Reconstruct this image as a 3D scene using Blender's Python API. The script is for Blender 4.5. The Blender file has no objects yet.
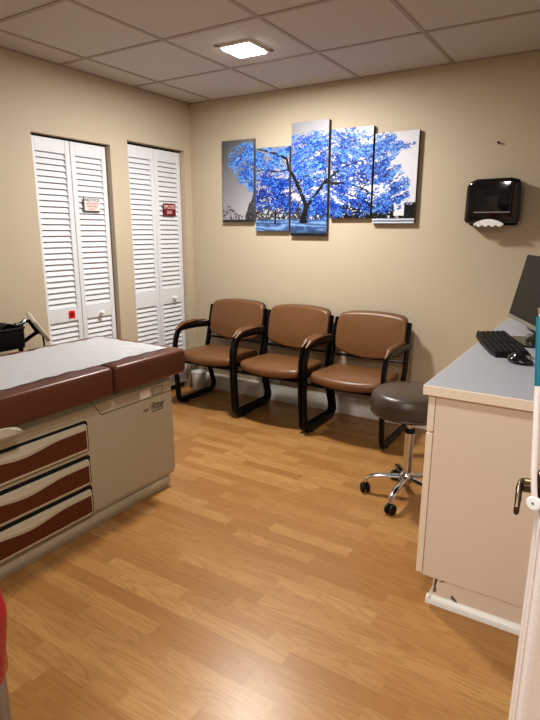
import bpy, bmesh, math, random
import numpy as np
from mathutils import Vector, Matrix

random.seed(7)
COL = bpy.context.scene.collection
PI = math.pi
H = 2.345            # ceiling height
RX = 3.18            # right wall
FY = -3.60           # inner face of the front wall

# ------------------------------------------------------------------ colour / materials
def lin(c):
    return tuple(v / 12.92 if v <= 0.04045 else ((v + 0.055) / 1.055) ** 2.4 for v in c)

def rgb(r, g, b):
    return lin((r / 255, g / 255, b / 255)) + (1.0,)

class NT:
    def __init__(self, name):
        self.m = bpy.data.materials.new(name)
        self.m.use_nodes = True
        self.t = self.m.node_tree
        self.b = self.t.nodes['Principled BSDF']
    def n(self, kind, **kw):
        x = self.t.nodes.new(kind)
        for k, v in kw.items():
            setattr(x, k, v)
        return x
    def l(self, a, b):
        self.t.links.new(a, b)
    def math(self, op, a, b=None, c=None):
        x = self.n('ShaderNodeMath', operation=op)
        for i, v in enumerate((a, b, c)):
            if v is None:
                continue
            if isinstance(v, (int, float)):
                x.inputs[i].default_value = v
            else:
                self.l(v, x.inputs[i])
        return x.outputs[0]
    def mix(self, fac, a, b, blend='MIX'):
        x = self.n('ShaderNodeMix', data_type='RGBA', blend_type=blend)
        for s, v in ((x.inputs[0], fac), (x.inputs[6], a), (x.inputs[7], b)):
            if isinstance(v, (int, float, tuple)):
                s.default_value = v
            else:
                self.l(v, s)
        return x.outputs[2]

def mat(name, col, rough=0.5, metal=0.0, spec=0.5, var=0.06, scale=40.0, bump=0.0, bscale=200.0, coat=0.0):
    """plain surface with a little procedural mottling and optional fine bump"""
    k = NT(name)
    b = k.b
    b.inputs['Roughness'].default_value = rough
    b.inputs['Metallic'].default_value = metal
    b.inputs['Specular IOR Level'].default_value = spec
    b.inputs['Coat Weight'].default_value = coat
    tc = k.n('ShaderNodeTexCoord')
    nz = k.n('ShaderNodeTexNoise')
    nz.inputs['Scale'].default_value = scale
    nz.inputs['Detail'].default_value = 3
    k.l(tc.outputs['Object'], nz.inputs['Vector'])
    lo = tuple(c * (1 - var) for c in col[:3]) + (1,)
    hi = tuple(min(1, c * (1 + var)) for c in col[:3]) + (1,)
    k.l(k.mix(nz.outputs['Fac'], lo, hi), b.inputs['Base Color'])
    if bump:
        n2 = k.n('ShaderNodeTexNoise')
        n2.inputs['Scale'].default_value = bscale
        k.l(tc.outputs['Object'], n2.inputs['Vector'])
        bp = k.n('ShaderNodeBump')
        bp.inputs['Strength'].default_value = bump
        bp.inputs['Distance'].default_value = 0.002
        k.l(n2.outputs['Fac'], bp.inputs['Height'])
        k.l(bp.outputs['Normal'], b.inputs['Normal'])
    return k.m

def floor_material():
    k = NT('laminate_floor')
    b = k.b
    tc = k.n('ShaderNodeTexCoord')
    sp = k.n('ShaderNodeSeparateXYZ')
    k.l(tc.outputs['Object'], sp.inputs[0])
    x, y = sp.outputs[0], sp.outputs[1]
    W, L = 0.066, 0.40
    def white(vx, vy):
        cb = k.n('ShaderNodeCombineXYZ')
        for i, v in enumerate((vx, vy)):
            if isinstance(v, (int, float)):
                cb.inputs[i].default_value = v
            else:
                k.l(v, cb.inputs[i])
        w = k.n('ShaderNodeTexWhiteNoise', noise_dimensions='2D')
        k.l(cb.outputs[0], w.inputs['Vector'])
        return w.outputs['Value']
    rowf = k.math('DIVIDE', y, W)
    row = k.math('FLOOR', rowf)
    off = k.math('MULTIPLY', white(row, 3.7), 7.0)
    xs = k.math('ADD', k.math('DIVIDE', x, L), off)
    idx = k.math('FLOOR', xs)
    tone = white(row, idx)
    # grain: stretched, shifted per strip
    cb = k.n('ShaderNodeCombineXYZ')
    k.l(k.math('ADD', k.math('MULTIPLY', x, 1.5), k.math('MULTIPLY', tone, 31.0)), cb.inputs[0])
    k.l(k.math('MULTIPLY', y, 15.0), cb.inputs[1])
    k.l(k.math('MULTIPLY', tone, 17.0), cb.inputs[2])
    g1 = k.n('ShaderNodeTexNoise')
    g1.inputs['Scale'].default_value = 1.0
    g1.inputs['Detail'].default_value = 5
    g1.inputs['Distortion'].default_value = 0.6
    k.l(cb.outputs[0], g1.inputs['Vector'])
    # contour rings give the cathedral figure
    ring = k.math('SINE', k.math('MULTIPLY', g1.outputs['Fac'], 34.0))
    ring = k.math('POWER', k.math('ABSOLUTE', ring), 3.0)
    cr = k.n('ShaderNodeValToRGB')
    e = cr.color_ramp.elements
    e[0].position, e[0].color = 0.0, rgb(154, 111, 65)
    e[1].position, e[1].color = 1.0, rgb(181, 142, 92)
    m_ = e.new(0.5); m_.color = rgb(167, 126, 78)
    k.l(tone, cr.inputs[0])
    c = k.mix(k.math('MULTIPLY', ring, 0.42), cr.outputs[0], rgb(138, 94, 50))
    fine = k.n('ShaderNodeTexNoise')
    fine.inputs['Scale'].default_value = 1.0
    cb2 = k.n('ShaderNodeCombineXYZ')
    k.l(k.math('MULTIPLY', x, 9.0), cb2.inputs[0])
    k.l(k.math('MULTIPLY', y, 260.0), cb2.inputs[1])
    k.l(cb2.outputs[0], fine.inputs['Vector'])
    c = k.mix(k.math('MULTIPLY', fine.outputs['Fac'], 0.22), c, rgb(214, 164, 104))
    # plank joints: every third strip, and butt joints
    def seam(v, half):
        f = k.math('FRACT', v)
        d = k.math('MINIMUM', f, k.math('SUBTRACT', 1.0, f))
        return k.math('LESS_THAN', d, half)
    s1 = seam(k.math('DIVIDE', y, W * 3), 0.004)
    prow = k.math('FLOOR', k.math('DIVIDE', y, W * 3))
    s2 = seam(k.math('ADD', k.math('DIVIDE', x, 1.25), k.math('MULTIPLY', white(prow, 9.1), 5.0)), 0.0009)
    s = k.math('MAXIMUM', s1, s2)
    c = k.mix(k.math('MULTIPLY', s, 0.34), c, rgb(92, 58, 30))
    k.l(c, b.inputs['Base Color'])
    r = k.math('ADD', k.math('MULTIPLY', fine.outputs['Fac'], 0.10), 0.27)
    k.l(r, b.inputs['Roughness'])
    b.inputs['Specular IOR Level'].default_value = 0.42
    bp = k.n('ShaderNodeBump')
    bp.inputs['Strength'].default_value = 0.12
    bp.inputs['Distance'].default_value = 0.0006
    k.l(fine.outputs['Fac'], bp.inputs['Height'])
    k.l(bp.outputs['Normal'], b.inputs['Normal'])
    return k.m

def emit(name, col, strength):
    k = NT(name)
    k.b.inputs['Base Color'].default_value = col
    k.b.inputs['Emission Color'].default_value = col
    k.b.inputs['Emission Strength'].default_value = strength
    return k.m

M = {}
M['wall'] = mat('wall_paint', rgb(194, 181, 160), 0.62, var=0.02, scale=3, bump=0.12, bscale=120, spec=0.3)
M['ceil'] = mat('ceiling_tile', rgb(200, 196, 192), 0.9, var=0.07, scale=260, bump=0.4, bscale=300, spec=0.1)
M['grid'] = mat('ceiling_grid', rgb(168, 156, 147), 0.6)
M['floor'] = floor_material()
M['white_trim'] = mat('white_trim', rgb(222, 218, 210), 0.4)
M['louver'] = mat('closet_white', rgb(222, 224, 229), 0.42, var=0.01)
M['dark'] = mat('shade_dark', rgb(26, 24, 22), 0.9)  # near-black standing in for shade behind closet doors and round drawers
M['door'] = mat('door_paint', rgb(238, 230, 226), 0.3, var=0.02, scale=6)
M['bronze'] = mat('aged_bronze', rgb(96, 82, 62), 0.28, metal=0.9)
M['chrome'] = mat('chrome', rgb(215, 215, 218), 0.12, metal=1.0, var=0.02)
M['steel'] = mat('brushed_steel', rgb(176, 172, 164), 0.3, metal=1.0)
M['blacktube'] = mat('black_tube', rgb(8, 8, 9), 0.2, spec=0.32)
M['blackplastic'] = mat('black_plastic', rgb(14, 14, 16), 0.4, spec=0.35)
M['blackgloss'] = mat('black_gloss', rgb(20, 18, 24), 0.12, spec=0.6, coat=0.3)
M['tan'] = mat('tan_vinyl', rgb(116, 81, 52), 0.36, var=0.1, scale=14, bump=0.25, bscale=260, spec=0.45)
M['tanpad'] = mat('tan_arm_pad', rgb(106, 73, 46), 0.4, var=0.1, scale=20, spec=0.45)
M['taupe'] = mat('taupe_vinyl', rgb(74, 63, 54), 0.34, var=0.05, scale=20, bump=0.15, bscale=260)
M['maroon'] = mat('maroon_vinyl', rgb(95, 53, 38), 0.36, var=0.05, scale=12, bump=0.12, bscale=220)
M['inlay'] = mat('rust_inlay', rgb(94, 46, 26), 0.45, var=0.06)
M['cream'] = mat('cream_enamel', rgb(184, 179, 163), 0.38, var=0.02, scale=4)
M['creamlight'] = mat('cream_light', rgb(200, 195, 180), 0.35, var=0.02)
M['creamseamshade'] = mat('cream_seam_shade', rgb(112, 100, 82), 0.6)  # darker cream for seams, chips and the painted shade under the cushion
M['ink'] = mat('printed_ink', rgb(58, 46, 40), 0.6)
M['inkgrey'] = mat('printed_ink_grey', rgb(120, 108, 94), 0.6)
M['plate'] = mat('plate_pale', rgb(206, 196, 172), 0.4)
M['paper'] = mat('exam_paper', rgb(246, 247, 250), 0.75, var=0.03, scale=18, bump=0.35, bscale=26)
M['cab'] = mat('cabinet_laminate', rgb(232, 216, 202), 0.42, var=0.015, scale=5)
M['cabedge'] = mat('cabinet_edge', rgb(240, 226, 208), 0.4, var=0.015)
M['top'] = mat('worktop_laminate', rgb(176, 180, 190), 0.38, var=0.05, scale=60)
M['whiteplastic'] = mat('white_plastic', rgb(236, 236, 232), 0.35, var=0.01)
M['screen'] = mat('screen_glass', rgb(30, 28, 29), 0.4, spec=0.25)
M['silver'] = mat('silver_plastic', rgb(150, 146, 142), 0.35, metal=0.4)
M['red'] = mat('red_plastic_bag', rgb(160, 18, 40), 0.36, var=0.12, scale=18, bump=0.5, bscale=18)
M['canmetal'] = mat('can_grey', rgb(128, 122, 118), 0.34, metal=0.7)
M['teal'] = mat('teal_rubber', rgb(22, 120, 138), 0.45)
M['signwhite'] = mat('sign_white', rgb(226, 222, 218), 0.4)
M['signblack'] = mat('sign_black', rgb(30, 28, 28), 0.5)
M['signred'] = mat('sign_red_text', rgb(196, 60, 66), 0.5)
M['maroonsign'] = mat('sign_maroon', rgb(112, 18, 36), 0.4)
M['pinktext'] = mat('sign_pale_text', rgb(240, 206, 204), 0.5)
M['sticker'] = mat('sticker_red', rgb(228, 40, 40), 0.5)
M['stickerdark'] = mat('sticker_dark_red', rgb(150, 14, 22), 0.5)
M['canvasedge'] = mat('canvas_edge', rgb(96, 92, 92), 0.7)
M['nail'] = mat('nail_dark', rgb(50, 42, 34), 0.4, metal=0.6)
M['led'] = emit('led_diffuser', (1.0, 0.97, 0.93, 1), 26.0)
M['bluecloth'] = mat('navy_cuff', rgb(14, 16, 24), 0.7)
M['rubber'] = mat('black_rubber', rgb(14, 14, 15), 0.55)

# ------------------------------------------------------------------ mesh helpers
def sharpen(bm, ang=0.6):
    bm.normal_update()
    for f in bm.faces:
        f.smooth = True
    for e in bm.edges:
        if len(e.link_faces) == 2:
            e.smooth = e.calc_face_angle(0.0) < ang
        else:
            e.smooth = False

def obj(name, bm, m, parent=None, ang=0.6, label=None):
    bmesh.ops.recalc_face_normals(bm, faces=bm.faces[:])
    sharpen(bm, ang)
    me = bpy.data.meshes.new(name)
    bm.to_mesh(me)
    bm.free()
    ms = m if isinstance(m, (list, tuple)) else [m]
    for x in ms:
        me.materials.append(x)
    o = bpy.data.objects.new(name, me)
    COL.objects.link(o)
    if parent is not None:
        o.parent = parent
    if label:
        o['label'] = label
    return o

def tag(o, label, cat, group=None, kind=None):
    o['label'] = label
    o['category'] = cat
    if group:
        o['group'] = group
    if kind:
        o['kind'] = kind
    return o

def empty(name, loc, label, cat, rz=0.0, group=None, kind=None):
    o = bpy.data.objects.new(name, None)
    o.empty_display_size = 0.05
    COL.objects.link(o)
    o.location = loc
    o.rotation_euler = (0, 0, rz)
    return tag(o, label, cat, group, kind)

def B():
    return bmesh.new()

def merge(bm, other, mtx=None, mi=0):
    """append other bmesh into bm"""
    vm = {}
    for v in other.verts:
        vm[v] = bm.verts.new(mtx @ v.co if mtx else v.co)
    for f in other.faces:
        try:
            nf = bm.faces.new([vm[v] for v in f.verts])
            nf.material_index = mi
        except ValueError:
            pass
    other.free()

def box(bm, x0, x1, y0, y1, z0, z1, bev=0.0, seg=2, mi=0, mtx=None):
    t = bmesh.new()
    bmesh.ops.create_cube(t, size=1.0)
    for v in t.verts:
        v.co = Vector((x0 + (v.co.x + .5) * (x1 - x0), y0 + (v.co.y + .5) * (y1 - y0), z0 + (v.co.z + .5) * (z1 - z0)))
    if bev:
        bmesh.ops.bevel(t, geom=t.edges[:], offset=bev, segments=seg, profile=0.5, affect='EDGES', clamp_overlap=True)
    merge(bm, t, mtx, mi)

def prism(bm, pts, fn, d0, d1, mi=0):
    """extrude the 2-D polygon pts between d0 and d1; fn(u, v, d) gives the 3-D point"""
    a = [bm.verts.new(fn(u, v, d0)) for u, v in pts]
    b = [bm.verts.new(fn(u, v, d1)) for u, v in pts]
    n = len(pts)
    fs = [bm.faces.new(a[::-1]), bm.faces.new(b)]
    for i in range(n):
        j = (i + 1) % n
        fs.append(bm.faces.new((a[i], a[j], b[j], b[i])))
    for f in fs:
        f.material_index = mi

def rrect(u0, u1, v0, v1, r, n=5):
    pts = []
    for cx, cy, a0 in ((u1 - r, v1 - r, 0), (u0 + r, v1 - r, PI / 2), (u0 + r, v0 + r, PI), (u1 - r, v0 + r, 1.5 * PI)):
        for i in range(n + 1):
            a = a0 + PI / 2 * i / n
            pts.append((cx + r * math.cos(a), cy + r * math.sin(a)))
    return pts

def fillet(pts, rads, n=6):
    """round the corners of an open 3-D polyline"""
    P = [Vector(p) for p in pts]
    out = [P[0]]
    for i in range(1, len(P) - 1):
        r = rads[i - 1] if isinstance(rads, (list, tuple)) else rads
        a, b, c = P[i - 1], P[i], P[i + 1]
        u, w = (a - b).normalized(), (c - b).normalized()
        th = u.angle(w)
        if r <= 0 or th > PI - 0.02:
            out.append(b)
            continue
        d = min(r / math.tan(th / 2), (a - b).length * 0.49, (c - b).length * 0.49)
        s, e = b + u * d, b + w * d
        for k in range(n + 1):
            t = k / n
            out.append((1 - t) ** 2 * s + 2 * t * (1 - t) * b + t * t * e)
    out.append(P[-1])
    return out

def sweep(bm, path, ra, rb=None, side=None, n=12, mi=0, cap=True, radf=None):
    """sweep an ellipse along path. ra: along `side` (or any), rb: across it"""
    rb = ra if rb is None else rb
    P = [Vector(p) for p in path]
    rings = []
    prev = None
    for i, p in enumerate(P):
        t = (P[min(i + 1, len(P) - 1)] - P[max(i - 1, 0)]).normalized()
        if side is not None:
            s = Vector(side)
        elif prev is None:
            s = Vector((0, 0, 1)) if abs(t.z) < 0.9 else Vector((1, 0, 0))
        else:
            s = prev
        s = (s - t * s.dot(t)).normalized()
        prev = s
        w = t.cross(s)
        k = radf(i / (len(P) - 1)) if radf else 1.0
        rings.append([bm.verts.new(p + s * ra * k * math.cos(2 * PI * j / n) + w * rb * k * math.sin(2 * PI * j / n)) for j in range(n)])
    for a, b in zip(rings, rings[1:]):
        for j in range(n):
            f = bm.faces.new((a[j], a[(j + 1) % n], b[(j + 1) % n], b[j]))
            f.material_index = mi
    if cap:
        bm.faces.new(rings[0][::-1]).material_index = mi
        bm.faces.new(rings[-1]).material_index = mi

def lathe(bm, prof, c=(0, 0, 0), n=32, mi=0, axis='Z'):
    """revolve (r, h) pairs round an axis through c"""
    c = Vector(c)
    def at(r, h, a):
        u, v = r * math.cos(a), r * math.sin(a)
        return c + (Vector((u, v, h)) if axis == 'Z' else Vector((h, u, v)) if axis == 'X' else Vector((u, h, v)))
    rings = []
    for r, h in prof:
        if r < 1e-6:
            rings.append([bm.verts.new(at(0, h, 0))])
        else:
            rings.append([bm.verts.new(at(r, h, 2 * PI * j / n)) for j in range(n)])
    for a, b in zip(rings, rings[1:]):
        for j in range(n):
            k = (j + 1) % n
            if len(a) == 1 and len(b) == 1:
                continue
            if len(a) == 1:
                f = bm.faces.new((a[0], b[k], b[j]))
            elif len(b) == 1:
                f = bm.faces.new((a[j], a[k], b[0]))
            else:
                f = bm.faces.new((a[j], a[k], b[k], b[j]))
            f.material_index = mi
    if len(rings[0]) > 1:
        bm.faces.new(rings[0][::-1]).material_index = mi
    if len(rings[-1]) > 1:
        bm.faces.new(rings[-1]).material_index = mi

def pad(bm, outline, w0, w1, r, fn, crown=0.0, crown_lo=0.0, nseg=5, nring=6, mi=0):
    """upholstered slab: outline (u,v) between w0 and w1 with edge radius r, domed by crown; fn maps (u,v,w)->3-D"""
    n = len(outline)
    P = [Vector((u, v)) for u, v in outline]
    c = sum(P, Vector((0, 0))) / n
    N = []
    for i in range(n):
        t = P[(i + 1) % n] - P[i - 1]
        nn = Vector((t.y, -t.x)).normalized()
        if nn.dot(P[i] - c) < 0:
            nn = -nn
        N.append(nn)
    rings = []
    def ring(ins, w, s=1.0):
        rings.append([bm.verts.new(fn(*(c + (P[i] - N[i] * ins - c) * s), w)) for i in range(n)])
    for k in range(nring - 1, 0, -1):
        s = 1 - k / nring
        ring(r, w0 - crown_lo * (1 - s ** 2.2), s)
    for k in range(nseg + 1):
        a = PI / 2 * k / nseg
        ring(r * (1 - math.sin(a)), w0 + r * (1 - math.cos(a)))
    for k in range(nseg + 1):
        a = PI / 2 * k / nseg
        ring(r * (1 - math.cos(a)), w1 - r * (1 - math.sin(a)))
    for k in range(1, nring):
        s = 1 - k / nring
        ring(r, w1 + crown * (1 - s ** 2.2), s)
    for a, b in zip(rings, rings[1:]):
        for j in range(n):
            f = bm.faces.new((a[j], a[(j + 1) % n], b[(j + 1) % n], b[j]))
            f.material_index = mi
    lo = bm.verts.new(fn(c.x, c.y, w0 - crown_lo))
    hi = bm.verts.new(fn(c.x, c.y, w1 + crown))
    for j in range(n):
        bm.faces.new((lo, rings[0][(j + 1) % n], rings[0][j])).material_index = mi
        bm.faces.new((hi, rings[-1][j], rings[-1][(j + 1) % n])).material_index = mi

def text_bm(s, fn, u0, u1, v0, v1, depth=0.0008, shear=0.0, bold=0.0):
    """lettering as mesh, fitted to the box u0..u1 x v0..v1; fn(u, v, d)"""
    cu = bpy.data.curves.new('lettering', 'FONT')
    cu.body = s
    cu.align_x = 'LEFT'
    cu.extrude = 0.01
    cu.shear = shear
    cu.offset = bold
    o = bpy.data.objects.new('lettering', cu)
    COL.objects.link(o)
    dg = bpy.context.evaluated_depsgraph_get()
    dg.update()
    me = bpy.data.meshes.new_from_object(o.evaluated_get(dg))
    bpy.data.objects.remove(o)
    bpy.data.curves.remove(cu)
    t = bmesh.new()
    t.from_mesh(me)
    bpy.data.meshes.remove(me)
    xs = [v.co.x for v in t.verts]; ys = [v.co.y for v in t.verts]
    a0, a1, b0, b1 = min(xs), max(xs), min(ys), max(ys)
    for v in t.verts:
        u = u0 + (v.co.x - a0) / (a1 - a0) * (u1 - u0)
        w = v0 + (v.co.y - b0) / (b1 - b0) * (v1 - v0)
        d = (v.co.z + 0.01) / 0.02 * depth
        v.co = Vector(fn(u, w, d))
    return t

def dup(root, dx, dy):
    r = root.copy(); COL.objects.link(r)
    r.location = root.location + Vector((dx, dy, 0))
    for ch in list(root.children):
        c = ch.copy(); COL.objects.link(c); c.parent = r
        for g in list(ch.children):
            d = g.copy(); COL.objects.link(d); d.parent = c
    return r

def struct(name, bm, m, label, cat, ang=0.6):
    return tag(obj(name, bm, m, None, ang), label, cat, kind='structure')

# ------------------------------------------------------------------ room shell
bm = B(); box(bm, -0.7, RX + 0.12, -5.6, 0.12, -0.1, 0.0)
struct('floor', bm, M['floor'], 'honey coloured wood laminate floor laid in narrow strips', 'floor')

bm = B(); box(bm, -0.12, RX + 0.12, FY - 0.12, 0.12, H, H + 0.1)
ceiling = struct('ceiling', bm, M['ceil'], 'suspended ceiling of pale mineral tiles in a metal grid', 'ceiling')
bm = B()
GX, GY, S = 0.244, -0.615, 0.61
for i in range(5):
    x = GX + i * S
    box(bm, x - .012, x + .012, FY, 0, H - .004, H + .004, .0015, 1)
for i in range(5):
    y = GY - i * S
    box(bm, 0, RX, y - .012, y + .012, H - .0045, H + .004, .0015, 1)
box(bm, 0, .018, FY, 0, H - .006, H + .002); box(bm, 0, RX, -.018, 0, H - .006, H + .002)
box(bm, RX - .018, RX, FY, 0, H - .006, H + .002); box(bm, 0, RX, FY, FY + .018, H - .006, H + .002)
obj('ceiling_grid', bm, M['grid'], ceiling)

# left wall with two closet openings (y range, top)
OP = [(-1.468, -0.858, 1.928), (-0.695, -0.083, 1.980)]
bm = B()
T = -0.10
box(bm, T, 0, FY - .12, OP[0][0], 0, H)
box(bm, T, 0, OP[0][0], OP[0][1], OP[0][2], H)
box(bm, T, 0, OP[0][1], OP[1][0], 0, H)
box(bm, T, 0, OP[1][0], OP[1][1], OP[1][2], H)
box(bm, T, 0, OP[1][1], 0.12, 0, H)
struct('wall_left', bm, M['wall'], 'beige painted wall with two recessed closet openings', 'wall')
bm = B()
box(bm, 0.0, RX + .12, 0, .12, 0, H)
struct('wall_back', bm, M['wall'], 'beige painted wall behind the row of chairs', 'wall')
bm = B(); box(bm, RX, RX + .12, FY - .12, 0, 0, H)
struct('wall_right', bm, M['wall'], 'beige painted wall along the worktop side', 'wall')
DX0, DX1, DZ = 2.22, 3.125, 2.05
bm = B()
box(bm, 0, DX0, FY - .12, FY, 0, H)
box(bm, DX1, RX, FY - .12, FY, 0, H)
box(bm, DX0, DX1, FY - .12, FY, DZ, H)
struct('wall_front', bm, M['wall'], 'beige painted wall with the entry doorway', 'wall')

def baseboard(name, pts, label):
    bm = B()
    (x0, y0), (x1, y1), (nx, ny) = pts
    prof = [(0, 0), (.013, 0), (.013, .118), (.009, .128), (.004, .134), (0, .134)]
    a = [bm.verts.new((x0 + nx * u, y0 + ny * u, v)) for u, v in prof]
    b = [bm.verts.new((x1 + nx * u, y1 + ny * u, v)) for u, v in prof]
    bm.faces.new(a); bm.faces.new(b[::-1])
    for i in range(len(prof)):
        j = (i + 1) % len(prof)
        bm.faces.new((a[i], b[i], b[j], a[j]))
    return struct(name, bm, M['white_trim'], label, 'baseboard')
baseboard('baseboard_back', ((0.0, 0), (2.575, 0), (0, -1)), 'white baseboard under the chairs along the back wall')
bl = baseboard('baseboard_left', ((0, FY), (0, OP[0][0]), (1, 0)), 'white baseboard on the left wall behind the exam table')
baseboard('baseboard_front', ((0, FY), (DX0, FY), (0, 1)), 'white baseboard on the doorway wall')

# bifold closet doors
def closet(name, op, zt, rail, label, sticker=None):
    y0, y1, ztop = op
    zb = 0.055
    root = empty(name, (-0.055, (y0 + y1) / 2, 0), label, 'door', kind='structure')
    oy = (y0 + y1) / 2
    # near-black sheet stands in for the closet's shade and top track shadow
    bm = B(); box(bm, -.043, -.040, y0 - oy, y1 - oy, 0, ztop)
    obj('closet_shade_sheet', bm, M['dark'], root)
    gap = .004
    a, b = y0 + .010, y1 - .008
    mid = (a + b) / 2
    for k, (l0, l1) in enumerate(((a, mid - gap / 2), (mid + gap / 2, b))):
        l0 -= oy; l1 -= oy
        bm = B()
        st = .038
        box(bm, -.014, .014, l0, l0 + st, zb, zt, .003, 1)
        box(bm, -.014, .014, l1 - st, l1, zb, zt, .003, 1)
        box(bm, -.013, .013, l0 + st, l1 - st, zt - .085, zt, .002, 1)
        box(bm, -.013, .013, l0 + st, l1 - st, rail[0], rail[1], .002, 1)
        box(bm, -.013, .013, l0 + st, l1 - st, zb, zb + .11, .002, 1)
        leaf = obj('door_leaf', bm, M['louver'], root)
        bm = B()
        for z0, z1 in ((rail[1], zt - .085), (zb + .11, rail[0])):
            n = round((z1 - z0) / .0362)
            for i in range(n):
                zc = z0 + (i + .5) * (z1 - z0) / n
                mt = Matrix.Translation((-.001, 0, zc)) @ Matrix.Rotation(math.radians(26), 4, 'Y')
                # slat: nearly upright blade, lower edge kicked out to the room
                box(bm, -.0035, .0035, l0 + st - .004, l1 - st + .004, -.0185, .0185, .0012, 1, mtx=Matrix.Translation((-.001, 0, zc)) @ Matrix.Rotation(math.radians(-24), 4, 'Y'))
        obj('louver_panel', bm, M['louver'], leaf)
        if k == 1:
            bm = B()
            lathe(bm, [(.0, .040), (.010, .039), (.016, .034), (.017, .028), (.013, .021), (.007, .016), (.007, .005), (.012, .0)][::-1], (.013, (l0 + l1) / 2 + .01, (rail[0] + rail[1]) / 2 - .012), 16, axis='X')
            obj('door_knob', bm, M['whiteplastic'], leaf)
    return root
closet('door_2', OP[0], 1.916, (.749, .838), 'white louvered bifold closet door with the notice sign, nearer the exam table')
closet('door_3', OP[1], 1.962, (.762, .882), 'white louvered bifold closet door with the maroon sign, nearest the room corner')

# signs on the closet doors (facing +x)
def facex(x):
    return lambda u, v, d: Vector((x + d, u, v))
XS = -0.038
bm = B(); box(bm, XS, XS + .003, -1.088, -.948, 1.478, 1.570, .001, 1)
sg = tag(obj('notice_sign', bm, M['signwhite']), 'white notice sign with black and red lettering on the left closet door', 'sign')
bm = B()
box(bm, XS + .003, XS + .0036, -1.088, -1.082, 1.478, 1.570); box(bm, XS + .003, XS + .0036, -1.088, -.952, 1.478, 1.484)
obj('border_line', bm, M['signblack'], sg)
bm = text_bm('NOTICE', facex(XS + .003), -1.078, -.954, 1.545, 1.566, bold=.012)
obj('heading_lettering', bm, M['signblack'], sg, label='black heading reading NOTICE')
bm = B()
for i, (s, a, b) in enumerate((('AUTHORIZED', -1.070, -.962), ('PERSONNEL', -1.062, -.972), ('ONLY', -1.050, -.986))):
    t = text_bm(s, facex(XS + .003), a, b, 1.525 - i * .0185, 1.538 - i * .0185, bold=.006)
    merge(bm, t)
obj('message_lettering', bm, M['signred'], sg, label='red lettering under the heading')
bm = B(); box(bm, XS, XS + .003, -.312, -.168, 1.470, 1.565, .001, 1)
sg = tag(obj('door_sign', bm, M['maroonsign']), 'small maroon sign with pale lettering on the right closet door', 'sign')
bm = text_bm('EMPLOYEES', facex(XS + .003), -.304, -.176, 1.524, 1.553, bold=.012)
merge(bm, text_bm('ONLY', facex(XS + .003), -.272, -.210, 1.484, 1.512, bold=.012))
obj('sign_lettering', bm, M['pinktext'], sg)
XR = -0.055 + .0135
bm = B(); box(bm, XR, XR + .0015, -1.276, -1.224, .768, .820, .0005, 1)
sg = tag(obj('square_sticker', bm, M['sticker']), 'small bright red square sticker on the rail of the left closet door', 'sticker')
bm = B(); prism(bm, [(-1.261 + .019 * math.cos(a * PI / 8) + .011, .794 + .016 * math.sin(a * PI / 8)) for a in range(16)], facex(XR + .0015), 0, .0006)
obj('sticker_emblem', bm, M['stickerdark'], sg)

# ------------------------------------------------------------------ ceiling light
LX, LY = 1.155, -0.895
lt = empty('ceiling_light', (LX, LY, H), 'square white LED light glowing in a ceiling tile', 'light')
bm = B()
for s in (-1, 1):
    box(bm, s * .095 - .006, s * .095 + .006, -.101, .101, -.014, 0, .002, 1)
    box(bm, -.089, .089, s * .095 - .006, s * .095 + .006, -.014, 0, .002, 1)
obj('light_frame', bm, M['whiteplastic'], lt)
bm = B(); box(bm, -.089, .089, -.089, .089, -.022, -.002, .004, 2)
obj('light_diffuser', bm, M['led'], lt)
for sx, sy in ((-1, -1), (1, 1)):
    bm = B(); sweep(bm, [(sx * .098, sy * .098, -.004), (sx * .112, sy * .112, -.006), (sx * .120, sy * .120, -.003)], .005, .003, n=8)
    obj('spring_clip', bm, M['steel'], lt)

# ------------------------------------------------------------------ five canvas panels: a blue tree in a grey park
rng = np.random.RandomState(11)
def vnoise(X, Y, seed):
    r = np.random.RandomState(seed)
    G = r.rand(64, 64)
    xi, yi = np.floor(X).astype(int), np.floor(Y).astype(int)
    fx, fy = X - xi, Y - yi
    fx, fy = fx * fx * (3 - 2 * fx), fy * fy * (3 - 2 * fy)
    g = lambda a, b: G[a % 64, b % 64]
    return (g(xi, yi) * (1 - fx) + g(xi + 1, yi) * fx) * (1 - fy) + (g(xi, yi + 1) * (1 - fx) + g(xi + 1, yi + 1) * fx) * fy
def fbm(X, Y, s, seed, o=4):
    v, a, t = 0, 1.0, 0
    for i in range(o):
        v = v + a * vnoise(X * s + 7.3 * i, Y * s + 3.1 * i, seed + i); t += a
        a *= .55; s *= 2.05
    return v / t
def seg_d(X, Z, p, q):
    px, pz = p; dx, dz = q[0] - px, q[1] - pz
    t = np.clip(((X - px) * dx + (Z - pz) * dz) / (dx * dx + dz * dz + 1e-9), 0, 1)
    return np.hypot(X - px - t * dx, Z - pz - t * dz), t
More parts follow.
